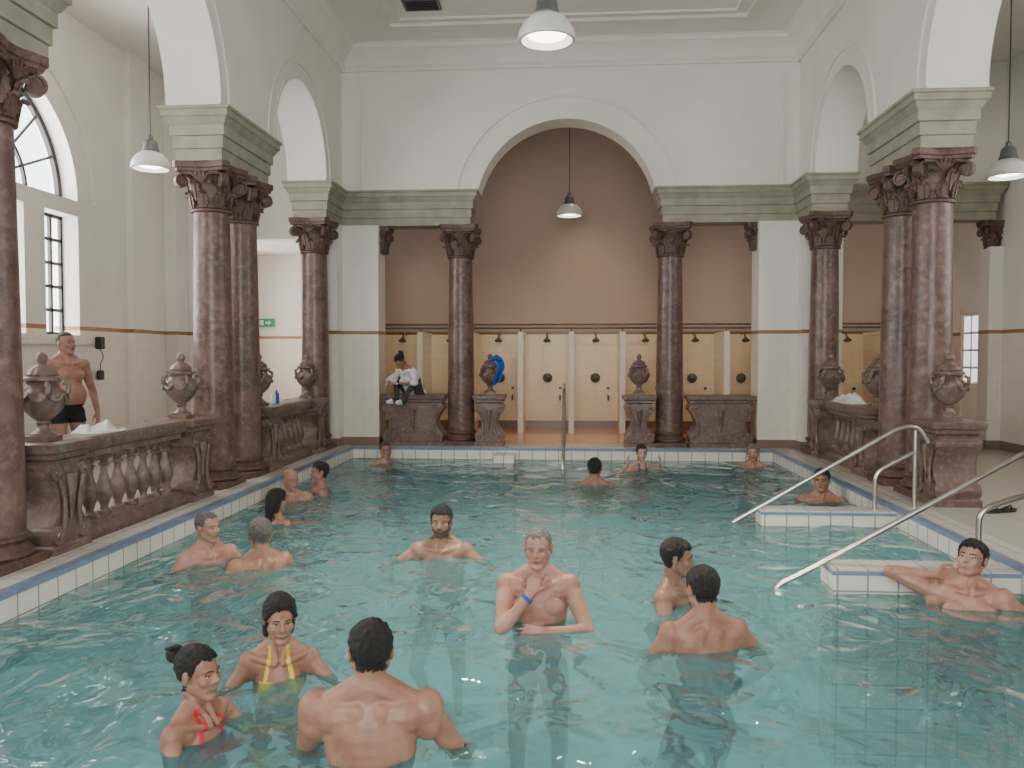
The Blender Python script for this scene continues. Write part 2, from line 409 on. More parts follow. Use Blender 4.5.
for yc in LG:
    m.add(prism(annulus(yc,1.74,1.80,3.62),OL,OL+.04,'yz')); m.add(box(OL,OL+.05,yc-1.6,yc+1.6,1.74,1.82))
m.add(box(OL,OL+.10,11.75,12.25,DZ,6.0)); m.add(box(OL,OL+.2,12.9,13.29,DZ,6.0))
m.obj('trim_9',['wy'])
boolwall('wall_end_left',box(OL,-4.201,13.3,13.45,DZ-.05,6.0),[box(-5.45,-4.35,13.2,13.6,0,3.5)],['wx'])
MB().add(box(4.001,OR,13.12,13.44,ET-.002,6.0)).obj('wall_end_right',['wx'])
boolwall('wall_front',box(OL-.35,OR+.35,-3.4,-3.1,DZ-.05,6.6),[prism(archprof(XC,2.2,3.6,1.0),-3.6,-3.0,'xz')],['wx'])  # arched opening is added, unseen, to admit fill from behind the camera
m=MB()
for k in range(7): m.add(box(-2.2+.7*k,-2.16+.7*k,-3.27,-3.22,1.0,5.5 if 1<k<5 else 4.6))
for z in (1.0,1.9,2.8,3.6,4.5): m.add(box(-2.3,2.1,-3.27,-3.22,z,z+.05))
m.obj('window_6',['black'])  # glazing bars for the added opening
# annex
YA=16.45
MB().add(box(OL-.35,OR+.35,YA,YA+.3,DZ-.05,6.6)).obj('wall_back',['ax'])
MB().add(box(OL-.35,OR+.35,13.45,YA+.3,6.55,6.75)).obj('ceiling_annex',['plaster'])
MB().add(box(OL,-4.05,13.45,YA-.06,3.6,3.75)).obj('ceiling_passage',['plaster'])
MB().add(box(-4.2,-4.05,13.46,YA-.06,DZ-.02,3.6)).obj('wall_passage_side',['wy'])
MB().add(box(OL,-4.05,YA-.06,YA,DZ-.02,3.6)).obj('wall_passage_end',['wx'])
BX=np.arange(-.95-.94*3,6.3,.94)
for xc in BX:
    m=MB(); m.add(box(xc-.03,xc+.03,15.35,YA,DZ,2.0),0); m.add(box(xc-.045,xc+.045,15.34,YA,2.0,2.03),1); m.add(box(xc-.05,xc+.05,15.32,15.36,DZ,2.0),1); m.obj('shower_partition',['booth','trimw'])
m=MB()
m.add(tube([(-4.0,15.4,2.1),(6.4,15.4,2.1)],.018,8)); m.add(tube([(-4.0,16.3,2.2),(6.4,16.3,2.2)],.015,8))
for xc in BX: m.add(tube([(xc,15.4,2.0),(xc,15.4,2.1)],.014,8))
m.obj('shower_pipe_rail',['grey'])
sm=MB()
sm.add(tube(fillet([(0,0,1.95),(0,-.25,2.0),(0,-.38,1.88)],.08),.016,8))
sm.add(lathe([(.02,0),(.03,-.02),(.07,-.06),(.075,-.075),(0,-.078)][::-1],14),0,Matrix.Translation((0,-.385,1.89))@Matrix.Rotation(-.4,4,'X'))
sm.add(lathe([(.0,-.02),(.09,-.018),(.095,0),(.06,.02),(.03,.03),(.028,.07),(0,.075)],20),0,Matrix.Translation((0,-.005,1.1))@Matrix.Rotation(pi/2,4,'X'))
sm.add(tube([(-.05,-.08,1.1),(.05,-.08,1.1)],.012,8))
sm.add(tube(fillet([(.25,0,.75),(.25,-.12,.75),(.25,-.14,.66)],.04),.016,8)); sm.add(tube([(.25,-.02,.9),(.25,-.06,.9)],.03,10))
sme=sm.mesh('shower_fixture',['grey'])
for xc in BX[:-1]: inst('shower_fixture',sme,(xc+.47,YA-.03,.05))
# glazed door on the right-hand wall of the annex
m=MB()
m.add(box(0,.06,-.03,.03,0,2.2),0).add(box(0,.72,-.03,.03,2.12,2.2),0).add(box(.66,.72,-.03,.03,0,2.12),0).add(box(.06,.66,-.015,.015,0,.95),0)
m.add(box(.10,.62,-.008,.008,.98,2.08),1)
for z in (.95,1.22,1.5,1.78,2.07): m.add(box(.06,.66,-.018,.018,z,z+.035),0)
m.add(box(.345,.375,-.018,.018,.95,2.1),0).add(box(.06,.10,-.015,.015,.95,2.12),0).add(box(.62,.66,-.015,.015,.95,2.12),0)
m.add(tube([(.62,-.02,1.0),(.62,-.06,1.0),(.54,-.06,1.0)],.01,6),0)
m.obj('door_1',['trimw','glassw'],loc=(OR-.035,14.32,DZ),rz=-pi/2)
m=MB(); m.add(box(-.17,.17,0,.05,-.08,.08),0); m.add(box(-.12,-.04,-.004,0,-.05,.05),1)
m.add(prism([(0,-.02),(.06,-.02),(.06,-.05),(.12,0),(.06,.05),(.06,.02),(0,.02)],-.004,0),1)
m.obj('exit_sign',['green','towelw'],loc=(-6.15,YA-.12,2.25))
m=MB(); m.add(loft(-.02,.02,-.03,.03,[(.01,0),(.02,.01),(.02,.16),(.01,.17)])); m.add(tube(fillet([(0,0,0),(.05,0,-.1),(0,0,-.2),(.0,0,-.3)],.04),.006,6)); m.add(loft(-.015,.015,-.04,.04,[(.0,-.42),(.01,-.41),(.01,-.3),(0,-.29)]))
m.obj('wall_telephone',['black'],loc=(OL+.05,10.95,1.68))
# ------------------------------------------------------------ columns
def capital(z0,H):
    m=MB(); 
    P=[(.185,0),(.21,.01),(.215,.03),(.20,.045),(.185,.05),(.185,.2),(.20,.3),(.235,.38),(.25,.41),(.2,.415)]
    m.add(lathe([(r,z*H/.52) for r,z in P],28))
    for row,(n,zb_,zt,off) in enumerate(((8,.05,.22,0),(8,.12,.33,pi/8))):
        for i in range(n):
            a=2*pi*i/n+off; er=Vector((math.cos(a),math.sin(a),0)); et=Vector((-math.sin(a),math.cos(a),0))
            path=[];W=[]
            for k in range(10):
                t=k/9
                r=.195+.035*t+(.045*max(0,(t-.6)/.4)**1.5); z=zb_+(zt-zb_)*min(1,t*1.15)-(.035*max(0,(t-.8)/.2))
                path.append(er*r+Vector((0,0,z*H/.52))); W.append(.135*math.sin(pi*(.25+.7*t))*(.85+.15*math.cos(k*pi)))
            m.add(ribbon(path,W,.022,et))
            m.add(ribbon([p+er*.012 for p in path],[.02]*10,.02,et))
    for i in range(4):
        a=pi/4+i*pi/2; er=Vector((math.cos(a),math.sin(a),0)); et=Vector((-math.sin(a),math.cos(a),0))
        path=[er*.2+Vector((0,0,.2))]; W=[.05]
        for k in range(26):
            t=k/25; th=pi*.9-t*2*pi*1.5; rr=.085*(1-t*.72)
            path.append(er*(.315+rr*math.cos(th))+Vector((0,0,.315+rr*math.sin(th)))); W.append(.085-.02*t)
        m.add(ribbon(path,W,.02,et))
        R=Matrix.Translation(er*.315+Vector((0,0,.315)))@Matrix.Rotation(a,4,'Z')@Matrix.Rotation(pi/2,4,'X')
        m.add(lathe([(0,-.03),(.055,-.03),(.06,0),(.055,.03),(0,.03)],14),0,R)
        a2=i*pi/2; e2=Vector((math.cos(a2),math.sin(a2),0))
        for k in range(-2,3):
            s2=Vector((-math.sin(a2),math.cos(a2),0))
            m.add(ribbon([e2*.235+Vector((0,0,.30)),e2*.27+s2*k*.03+Vector((0,0,.36)),e2*.285+s2*k*.045+Vector((0,0,.42-abs(k)*.015))],[.015,.035,.02],.02,s2))
        for sg in (-1,1):
            p=[e2*.25+s2*sg*.03+Vector((0,0,.36)),e2*.25+s2*sg*.1+Vector((0,0,.395)),e2*.25+s2*sg*.19+Vector((0,0,.40))]
            m.add(tube(p,.02,7))
    pts=[]
    for i in range(4):
        a=pi/4+i*pi/2; c=Vector((math.cos(a),math.sin(a)))*.40; tn=Vector((-math.sin(a),math.cos(a)))
        pts+= [c-tn*.035,c+tn*.035]
        a2=a+pi/4
        for k in (-2,-1,0,1,2):
            e=Vector((math.cos(a2),math.sin(a2))); t2=Vector((-e.y,e.x)); pts.append(e*(.238+.012*k*k/1.2)+t2*k*.075)
    n=len(pts); z=[.42,.45,.46,.52]; sc=[.93,.95,1,1]
    v=[];f=[]
    for zz,s_ in zip(z,sc): v+=[(p.x*s_,p.y*s_,zz*H/.52) for p in pts]
    for i in range(3):
        for j in range(n): a=i*n+j;b=i*n+(j+1)%n; f.append((a,b,b+n,a+n))
    f.append(tuple(range(n-1,-1,-1))); f.append(tuple(range(3*n,4*n)))
    m.add((v,f))
    return (m.v,m.f)
CAPV=capital(0,.52)
m=MB()
hb=EB-DZ
m.add(loft(-.25,.25,-.25,.25,[(0,0),(0,.07),(-.01,.08)]),1)
m.add(lathe([(.24,.08),(.262,.10),(.262,.125),(.24,.145),(.225,.155),(.215,.175),(.225,.195),(.24,.205),(.24,.225),(.222,.235),(.215,.25)],32),1)
sh=[(.213-.028*t**1.7,.25+(hb-.52-.25)*t) for t in np.linspace(0,1,14)]
m.add(lathe(sh,36),0)
m.add(CAPV,1,Matrix.Translation((0,0,hb-.52)))
colme=m.mesh('marble_column',['shaft','cap'])
for x in (CL,CR):
    for y in (.95,4.5,5.28,8.8,9.58,12.40): inst('marble_column',colme,(x,y,DZ))
for x in (-1.77,1.53): inst('marble_column',colme,(x,13.2,DZ))
m=MB(); m.add(CAPV,0)
pcm=m.mesh('pilaster_capital',['cap'])
for x,y in ((-3.05,13.2),(2.86,13.2),(4.05,13.28),(6.4,13.25),):
    inst('pilaster_capital',pcm,(x,y,EB-.42),0,(.55,.55,.8))
m=MB(); m.add(box(6.3,6.5,13.1,13.42,DZ,EB-.4)); m.obj('wall_pilaster_right',['wx'])
# ------------------------------------------------------------ balustrade etc
UP=[(.085,.0),(.085,.03),(.06,.04),(.04,.07),(.04,.09),(.055,.105),(.04,.12),(.07,.145),(.12,.2),(.143,.26),(.148,.31),(.135,.345),(.115,.36),(.10,.385),(.11,.405),(.135,.415),(.135,.435),(.10,.445),(.10,.46),(.085,.49),(.05,.52),(.03,.53),(.03,.545),(.042,.565),(.035,.6),(.012,.62),(0,.622)]
def ul(z,a):
    if .13<z<.28: return 1+.07*abs(math.cos(6*a))
    if .445<z<.52: return 1+.08*abs(math.cos(5*a))
    return 1
m=MB(); m.add(lathe(UP,48,ul)); m.add(loft(-.09,.09,-.09,.09,[(0,-.03),(0,.01)]))
for k in range(4):
    a=k*pi/2+pi/4; e=Vector((math.cos(a),math.sin(a),0)); t=Vector((-e.y,e.x,0))
    m.add(tube([e*.135+Vector((0,0,.40)),e*.175+Vector((0,0,.38)),e*.17+Vector((0,0,.33)),e*.14+Vector((0,0,.30))],[.015,.02,.022,.015],8))
    for da in (pi/4,-pi/4):
        e2=Vector((math.cos(a+da),math.sin(a+da),0))
        sw=[(e*(1-s)+e2*s).normalized()*.155+Vector((0,0,.32-.05*math.sin(pi*s/1))) for s in np.linspace(0,1,5)]
        m.add(tube(sw,[.012,.018,.022,.018,.012],7))
urn=m.mesh('stone_urn',['bal'])
TOPZ=.97
def console(w,depth):
    H=TOPZ-DZ; m=MB(); h=w/2
    m.add(loft(-h,h,-depth/2,depth/2,[(0,0),(0,.06),(-.02,.08)]))
    side=[(h-.02,.08),(h-.005,.16),(h-.05,.24),(h-.11,.33),(h-.115,.41),(h-.06,.51),(h-.005,.60),(h-.005,.65),(h-.04,.68)]
    pts=side+[(-x,z) for x,z in side[::-1]]
    m.add(prism(pts[::-1],-depth/2+.03,depth/2-.03))
    m.add(loft(-h,h,-depth/2,depth/2,[(-.035,.68),(-.01,.70),(-.01,.73),(.02,.745),(.025,.78),(.025,H-.005),(.015,H)]))
    for sg in (-1,1):
        for (xx,zz,rr) in ((h-.075,.15,.07),(h-.06,.60,.058)):
            R=Matrix.Translation((sg*xx,0,zz))@Matrix.Rotation(pi/2,4,'X')
            q=depth/2-.005
            m.add(lathe([(0,-q),(rr*.35,-q-.012),(rr*.45,-q),(rr*.7,-q-.004),(rr,-q),(rr,q),(rr*.7,q+.004),(rr*.45,q),(rr*.35,q+.012),(0,q)],18),0,R)
        pth=[Vector((sg*(h-.125),-depth/2+.01,.18)),Vector((sg*(h-.145),-depth/2+.01,.3)),Vector((sg*(h-.14),-depth/2+.01,.42)),Vector((sg*(h-.09),-depth/2+.01,.55))]
        m.add(tube(pth,.018,7)); m.add(tube([Vector((p.x,-p.y,p.z)) for p in pth],.018,7))
    for s_ in (-1,1):
        m.add(tube([(0,s_*(depth/2-.02),.58),(0,s_*(depth/2-.012),.45),(0,s_*(depth/2-.02),.25)],[.05,.035,.012],9))
        if w>.7: 
            pl=[(-h+.2,.2),(h-.2,.2),(h-.22,.56),(-h+.22,.56)]
            m.add(prism(pl[::-1],s_*(depth/2-.035)-.012,s_*(depth/2-.035)+.012))
    return m
ped=console(.46,.44).mesh('urn_pedestal',['bal'])
wide=console(.98,.46).mesh('marble_parapet',['bal'])
BAL=[(.055,0),(.055,.035),(.035,.045),(.03,.07),(.045,.11),(.068,.17),(.07,.21),(.05,.28),(.03,.35),(.028,.40),(.042,.41),(.042,.43),(.03,.44),(.045,.475),(.055,.48),(.055,.52)]
def balustrade(x,y0,y1,n):
    m=MB()
    m.add(loft(x-.15,x+.15,y0,y1,[(0,DZ),(0,DZ+.09),(-.03,DZ+.12),(-.03,DZ+.13)]))
    m.add(loft(x-.15,x+.15,y0+.02,y1-.02,[(-.05,.80),(-.02,.81),(-.02,.85),(.01,.87),(.02,.90),(.02,.95),(.0,.97)]))
    for i in range(n):
        y=y0+(y1-y0)*(i+.5)/n
        m.add(lathe(BAL,16),0,Matrix.Translation((x,y,DZ+.125)))
    return m.obj('marble_balustrade',['bal'])
XB,XRb=-3.86,3.64
balustrade(XB,6.05,7.72,8); balustrade(XB,10.25,11.60,7); balustrade(XRb,10.46,11.74,6)
balustrade(XB,2.0,3.6,8)
for x,y in ((XB,5.8),(XB,7.96),(XB,10.0),(XB,11.86),(XRb,8.3),(XRb,10.2),(XRb,12.0)):
    inst('urn_pedestal',ped,(x,y,DZ),pi/2); inst('stone_urn',urn,(x,y,TOPZ+.03))
for x in (-1.30,1.05):
    inst('urn_pedestal',ped,(x,13.15,DZ)); inst('stone_urn',urn,(x,13.15,TOPZ+.03))
inst('marble_parapet',wide,(-2.52,13.2,DZ)); inst('marble_parapet',wide,(2.30,13.2,DZ))
# ------------------------------------------------------------ pendant lamps
def pendant(x,y,z,ztop,power=40,cone=125):
    m=MB()
    prof=[(.205,0),(.22,.005),(.225,.02),(.215,.07),(.185,.13),(.14,.175),(.10,.195),(.09,.20)]
    inner=[(r-.008,zz+.002) for r,zz in prof[::-1]]
    v,f=lathe(prof+inner,32); f=f[:-2]; m.add((v,f),0)
    m.add(lathe([(.095,.195),(.10,.21),(.085,.25),(.08,.30),(.06,.335),(.035,.35),(.03,.39),(.012,.41),(.008,.42)],20),1)
    m.add(tube([(0,0,.42),(0,0,ztop-z)],.007,6),2)
    m.add(lathe([(.05,ztop-z-.03),(.05,ztop-z)],12),1)
    m.add(lathe([(0,.02),(.10,.025),(.15,.045),(.14,.08),(.08,.12),(.0,.13)],20),3)
    m.obj('pendant_lamp',['enamel','grey','black','bulb'],loc=(x,y,z))
    if power:
        L=bpy.data.lights.new('lamp_light','SPOT'); L.energy=power; L.color=(1,.90,.70); L.spot_size=math.radians(cone); L.spot_blend=1; L.shadow_soft_size=.12
        o=bpy.data.objects.new('lamp_light',L); COL.objects.link(o); o.location=(x,y,z-.02)
pendant(-.20,6.5,4.02,ZC,1000,90)
pendant(-.05,14.35,3.98,6.55,40)
pendant(-4.94,9.5,3.78,6.0,20)
pendant(4.94,9.9,3.62,6.0,40)
# ------------------------------------------------------------ hand rails
def rail(name,paths,r=.02):
    m=MB()
    for p in paths: m.add(tube(fillet(p,.09),r,10))
    return m.obj(name,['steel'])
Y1=7.98; Y2=5.86
rail('steel_handrail',[[(1.42,Y1,-.25),(1.48,Y1,-.02),(3.05,Y1,.92),(3.22,Y1,.94),(3.32,Y1,.78)],[(2.84,Y1,.13),(2.84,Y1,.50),(3.20,Y1,.70)],[(3.2,Y1,DZ),(3.2,Y1,.90)]])
rail('steel_handrail',[[(1.36,Y2,-.3),(1.40,Y2,-.02),(1.6,Y2,.08),(3.10,Y2,.95),(3.9,Y2,.99),(3.95,Y2,DZ)],[(2.78,Y2,.13),(2.78,Y2,.54),(3.3,Y2,.72),(3.35,Y2,DZ)]])
rail('steel_handrail',[[(-.12,11.2,-.9),(-.12,11.6,.1),(-.12,12.5,1.12),(-.12,12.95,1.15),(-.12,13.0,DZ)],[(-.12,12.4,-.3),(-.12,12.4,1.0)]],.022)
# ------------------------------------------------------------ towels etc
def cloth(name,cx,cy,cz,w,d,h,mat,seed,n=40):
    r=np.random.RandomState(seed); ph=r.uniform(0,6,8)
    v=[];f=[]
    for i in range(n+1):
        for j in range(n+1):
            u=i/n*2-1; q=j/n*2-1; rr=max(abs(u),abs(q)); e=max(0,1-rr**3)
            z=h*(.45+.25*math.sin(4*u+ph[0]+2*math.sin(3*q+ph[1]))+.2*math.sin(5*q+ph[2]+u*2)+.1*math.sin(11*u+ph[3])*math.cos(9*q+ph[4]))*e
            v.append((cx+u*w/2*(1+.1*math.sin(3*q+ph[5])),cy+q*d/2*(1+.1*math.sin(4*u+ph[6])),cz+max(z,0.003)))
    for i in range(n):
        for j in range(n): a=i*(n+1)+j; f.append((a,a+1,a+n+2,a+n+1))
    return MB().add((v,f)).obj(name,[mat],60)
cloth('white_towel',XB-.02,6.55,TOPZ,.28,.42,.10,'towelw',1)
cloth('white_towel',XRb,11.2,TOPZ,.30,.62,.16,'towelw',5)
for k,(c,yy) in enumerate((('towelw',10.5),('towelb',10.62))):
    m=MB(); m.add(lathe([(.03,0),(.032,.01),(.032,.12),(.02,.14),(.012,.145),(.014,.17),(.0,.172)],14)); m.obj('shampoo_bottle',[c],loc=(XB,yy,TOPZ))
m=MB(); n=16; v=[];f=[]
for i in range(n+1):
    for j in range(n+1):
        u=i/n; q=j/n
        v.append((.10+.12*u+.03*math.sin(q*5),-.17-.02*math.sin(9*u)-.03*q+.02*math.sin(q*7+u*4),.54-.44*q*(1-.25*u)))
for i in range(n):
    for j in range(n): a=i*(n+1)+j; f.append((a,a+1,a+n+2,a+n+1))
m.add((v,f)); m.add(tube([(.02,-.14,.52),(.12,-.17,.56),(.2,-.16,.52)],[.03,.05,.03],8))
m.obj('blue_towel',['towelb'],60,loc=(-1.30,13.15,TOPZ+.03))
for dx in (0,.16):
    m=MB(); pts=[]
    for k in range(24):
        a=2*pi*k/24; w=.045+.008*math.cos(a)-.008*math.cos(2*a)
        pts.append((.125*math.cos(a),w*math.sin(a)))
    v=[(a,b,0) for a,b in pts]+[(a,b,.022) for a,b in pts]; nn=24
    m.add((v,[tuple(range(nn-1,-1,-1)),tuple(range(nn,2*nn))]+[(i,(i+1)%nn,(i+1)%nn+nn,i+nn) for i in range(nn)]))
    m.add(tube([(.07,0,.02),(.05,.0,.05),(-.01,.045,.02)],.008,6)); m.add(tube([(.07,0,.02),(.05,.0,.05),(-.01,-.045,.02)],.008,6))
    m.obj('flip_flop',['black'],loc=(3.85+dx,7.85+dx*.4,DZ),rz=.5+dx)
m=MB(); m.add(loft(-5.9,-4.9,12.3,12.7,[(0,.55),(0,.60)]))
for x in (-5.8,-5.0): m.add(box(x-.04,x+.04,12.33,12.67,DZ,.55))
m.obj('wooden_bench',['wood'])
# ------------------------------------------------------------ PEOPLE
def V3(*a): return np.array(a,float)
def rotx(a): c,s=math.cos(a),math.sin(a); return np.array([[1,0,0],[0,c,-s],[0,s,c]])
def roty(a): c,s=math.cos(a),math.sin(a); return np.array([[c,0,s],[0,1,0],[-s,0,c]])
def rotz(a): c,s=math.cos(a),math.sin(a); return np.array([[c,-s,0],[s,c,0],[0,0,1]])
I3=np.eye(3)
class PB:
    def __init__(s): s.v=[];s.f=[];s.n=0;s.mi=[]
    def _add(s,V,F,mi): s.v.append(V); s.f+=[tuple(i+s.n for i in q) for q in F]; s.n+=len(V); s.mi+=[mi]*len(F)
    def ell(s,c,r,R=I3,mi=0,nu=14,nv=9):
        c=np.array(c,float); r=np.array(r if hasattr(r,'__len__') else (r,r,r),float)
        V=[(0,0,1)]
        for i in range(1,nv):
            th=pi*i/nv
            for j in range(nu): a=2*pi*j/nu; V.append((math.sin(th)*math.cos(a),math.sin(th)*math.sin(a),math.cos(th)))
        V.append((0,0,-1)); F=[]
        for j in range(nu): F.append((0,1+j,1+(j+1)%nu))
        for i in range(nv-2):
            for j in range(nu): a=1+i*nu+j;b=1+i*nu+(j+1)%nu; F.append((a,a+nu,b+nu,b))
        L=len(V)-1; o=1+(nv-2)*nu
        for j in range(nu): F.append((L,o+(j+1)%nu,o+j))
        s._add((np.array(V)*r)@R.T+c,F,mi)
    def cone(s,p1,r1,p2,r2,mi=0,seg=12):
        p1=np.array(p1,float);p2=np.array(p2,float); d=p2-p1; L=np.linalg.norm(d); d=d/max(L,1e-6)
        a=np.cross(d,(0,0,1) if abs(d[2])<.9 else (1,0,0)); a/=np.linalg.norm(a); b=np.cross(d,a)
        V=[p1-d*r1]
        for (p,r,angs) in ((p1,r1,(-60,-30,0)),(p2,r2,(0,30,60))):
            for g in angs:
                g=math.radians(g)
                for j in range(seg):
                    q=2*pi*j/seg; V.append(p+d*r*math.sin(g)+(a*math.cos(q)+b*math.sin(q))*r*math.cos(g))
        V.append(p2+d*r2); F=[]
        for j in range(seg): F.append((0,1+(j+1)%seg,1+j))
        for i in range(5):
            for j in range(seg): x=1+i*seg+j;y=1+i*seg+(j+1)%seg; F.append((x,y,y+seg,x+seg))
        Lx=len(V)-1;o=1+5*seg
        for j in range(seg): F.append((Lx,o+j,o+(j+1)%seg))
        s._add(np.array(V),F,mi)
def ik(a,t,l1,l2,hint):
    d=t-a; L=np.linalg.norm(d); L2=min(L,(l1+l2)*.995); u=d/L; t=a+u*L2
    x=(l1*l1-l2*l2+L2*L2)/(2*L2); h=math.sqrt(max(l1*l1-x*x,0))
    hint=np.array(hint,float); p=hint-u*hint.dot(u); p/=np.linalg.norm(p)+1e-9
    return a+u*x+p*h,t
def unit(v): v=np.array(v,float); return v/(np.linalg.norm(v)+1e-9)
def hand(pb,w,d,n,side,curl,sp=1.0):
    d=unit(d); n=np.array(n,float); n=unit(n-d*n.dot(d)); s=unit(side-d*np.dot(side,d)-n*np.dot(side,n))
    for off,kl,fl_,r in ((.031,.088,.072,.0095),(.0105,.092,.080,.0098),(-.0105,.088,.074,.0095),(-.031,.080,.058,.0085)):
        k=w+d*kl+s*off; pb.cone(w+d*.012+s*off*.55,.016,k,.0125)
        dirn=unit(d+s*off*4*sp); p=k
        ang=curl*.6
        for seg,fr in enumerate((.45,.32,.23)):
            dd=dirn*math.cos(ang)+n*math.sin(ang); q=p+dd*fl_*fr; pb.cone(p,r*(1-.08*seg),q,r*(.92-.1*seg)); p=q; ang+=curl*(.9 if seg==0 else .7)
    p=w+d*.025+s*.025; q=p+unit(d*.7+s*.8+n*.2)*.045; pb.cone(w+d*.01+s*.012,.017,p,.017); pb.cone(p,.015,q,.0115)
    q2=q+unit(d*.95+s*.3+n*(.2+curl*.3))*.034; pb.cone(q,.0112,q2,.0095); q3=q2+unit(d*1+s*.05+n*(.2+curl*.5))*.024; pb.cone(q2,.0098,q3,.008)
MATC={}
def cmat(key,c,rough=.5,sss=0,sc=18,c2=None,b=.15,bs=120):
    if key not in MATC: MATC[key]=basic(key,c,c2 or tuple(x*.82 for x in c),sc,rough,sss=sss,bump=b,bscale=bs)
    return MATC[key]
SK={'tan':((.36,.195,.13),(.27,.13,.082)),'pale':((.52,.34,.26),(.43,.25,.18)),'olive':((.31,.18,.12),(.24,.125,.08)),'pink':((.44,.25,.185),(.35,.165,.115))}
HC={'black':(.012,.010,.009),'brown':(.03,.017,.01),'grey':(.17,.16,.145),'white':(.24,.225,.21),'sandy':(.13,.09,.055)}
def person(name,x,y,ztop,yaw,male=True,skin='tan',hair='black',style='short',arms=None,head=(0,0,0),lean=0,floor=-1.2,sc=1.0,cloth_=None,cc=None,belly=0,feet=None,beard=False,vox=.008,smile=False,knee=None,broad=1.0):
    pb=PB(); H=1.755
    zoff=ztop/sc-H
    LR=rotx(math.radians(lean)); piv=V3(0,0,.95)
    def T(p): return piv+LR@(np.array(p,float)-piv)
    if lean:
        ht=T((0,0,H))[2]; zoff=ztop/sc-ht
    E=lambda c,r,R=I3: pb.ell(T(c),r,LR@R)
    C=lambda a,ra,b,rb: pb.cone(T(a),ra,T(b),rb)
    sw=(.192 if male else .158)*broad; w=(1.04 if male else .86)*broad
    E((0,0,1.27),(.155*w,.112*w,.20)); C((-.12*w,.012,1.395),.078*w,(.12*w,.012,1.395),.078*w)
    E((0,.035,1.30),(.135*w,.085*w,.16))
    for s in (-1,1):
        E((s*sw,.005,1.405),(.064*w,.062*w,.070*w)); E((s*(sw+.008),.004,1.36),(.056*w,.056*w,.07*w))
        C((s*.14*w,.02,1.435),.042*w,(0,.02,1.515),.056*w)
        if male:
            E((s*.074,-.078,1.305),(.084,.042,.062)); E((s*.08,.060,1.34),(.085,.050,.11))
            C((s*.125,.03,1.32),.064,(s*.095,.02,1.08),.062)
            E((s*.035,-.088,1.15),(.036,.02,.045)); E((s*.035,-.088,1.06),(.036,.02,.045))
        else:
            E((s*.068,-.088,1.25),(.058,.052,.058)); E((s*.07,.055,1.33),(.06,.04,.09)); C((s*.085,.02,1.3),.055,(s*.075,.015,1.08),.052)
        E((s*.07,.055,.90),(.085,.085,.09))
        C((s*.015,.03,1.44),.02,(s*.085,-.05,1.435),.016)
        C((s*.15,-.02,1.445),.017,(s*.02,-.085,1.415),.015)
        C((s*.045,.03,1.56),.018,(s*.014,-.075,1.43),.014)
        C((s*.048,.074,1.42),.040,(s*.040,.068,1.05),.040)
    E((0,-.005-belly*.4,1.09),((.138 if male else .11)+belly*.3,.100+belly*.6,.16)); E((0,.005,.94),(.155 if male else .160,.105,.115))
    nr=.059 if male else .046
    hy,hp,hr=[math.radians(a) for a in head]
    HR=LR@rotz(hy)@rotx(hp)@roty(hr); nb=T((0,.012,1.50)); ho=nb+LR@V3(0,0,.03)+HR@V3(0,-.012,.105)
    hd=lambda p: ho+HR@np.array(p,float)
    pb.cone(T((0,.018,1.44)),nr+.010,hd((0,.022,-.06)),nr)
    HE=lambda c,r: pb.ell(hd(c),r,HR)
    HCn=lambda a,ra,b,rb: pb.cone(hd(a),ra,hd(b),rb)
    hw=1.0 if male else .95
    HE((0,.015,.035),(.079*hw,.098,.085)); HE((0,-.022,-.03),(.065*hw,.068,.085))
    jw=.052 if male else .041
    for s in (-1,1):
        HCn((s*jw,-.0,-.05),.027,(s*.018,-.066,-.098),.019)
        HE((s*.039,-.060,-.022),(.025,.022,.026)); HE((s*.083*hw,.012,-.004),(.009,.018,.032)); HCn((s*.088*hw,.02,.02),.006,(s*.086*hw,.014,-.03),.005)
        HE((s*.012,-.094,-.027),(.0085,.010,.008))
        HCn((s*.012,-.079,.020),.0115 if male else .009,(s*.044,-.070,.021),.010)
        HCn((s*.026,-.072,-.035),.013,(s*.034,-.062,-.065),.012)
    HE((0,-.072,-.098),(.022,.018,.018)); HCn((0,-.084,.014),.0085,(0,-.104,-.022),.0115)
    HE((0,-.080,-.056),(.028,.016,.018))
    if male: HCn((0,-.03,-.09),.02,(0,-.035,-.13),.018)
    armpts=[]; A=arms or {}
    for s,key in ((-1,'R'),(1,'L')):
        a=dict(t=(s*.34,-.24,1.10),hint=(s*.7,.3,-.6),hd=None,pn=(0,0,-1),curl=.3); a.update(A.get(key,{}))
        sh_=T((s*sw,.005,1.40)); el,wr=ik(sh_,V3(*a['t']),.295,.265,a['hint'])
        r=1.04 if male else .78
        pb.cone(sh_,.056*r,el,.039*r); pb.cone(sh_*.78+el*.22,.054*r,sh_*.38+el*.62,.047*r)
        pb.cone(el,.040*r,wr,.026*r+.002); pb.cone(el*.85+wr*.15,.044*r,el*.55+wr*.45,.037*r)
        dr=unit(wr-el) if a['hd'] is None else unit(a['hd'])
        n=np.array(a['pn'],float); n=unit(n-dr*n.dot(dr)); sd=np.cross(dr,n)*( 1 if s>0 else -1)
        hand(pb,wr,dr,n,sd,a['curl'])
        armpts+= [(sh_,el),(el,wr),(wr,wr+dr*.19)]
    legs=[]
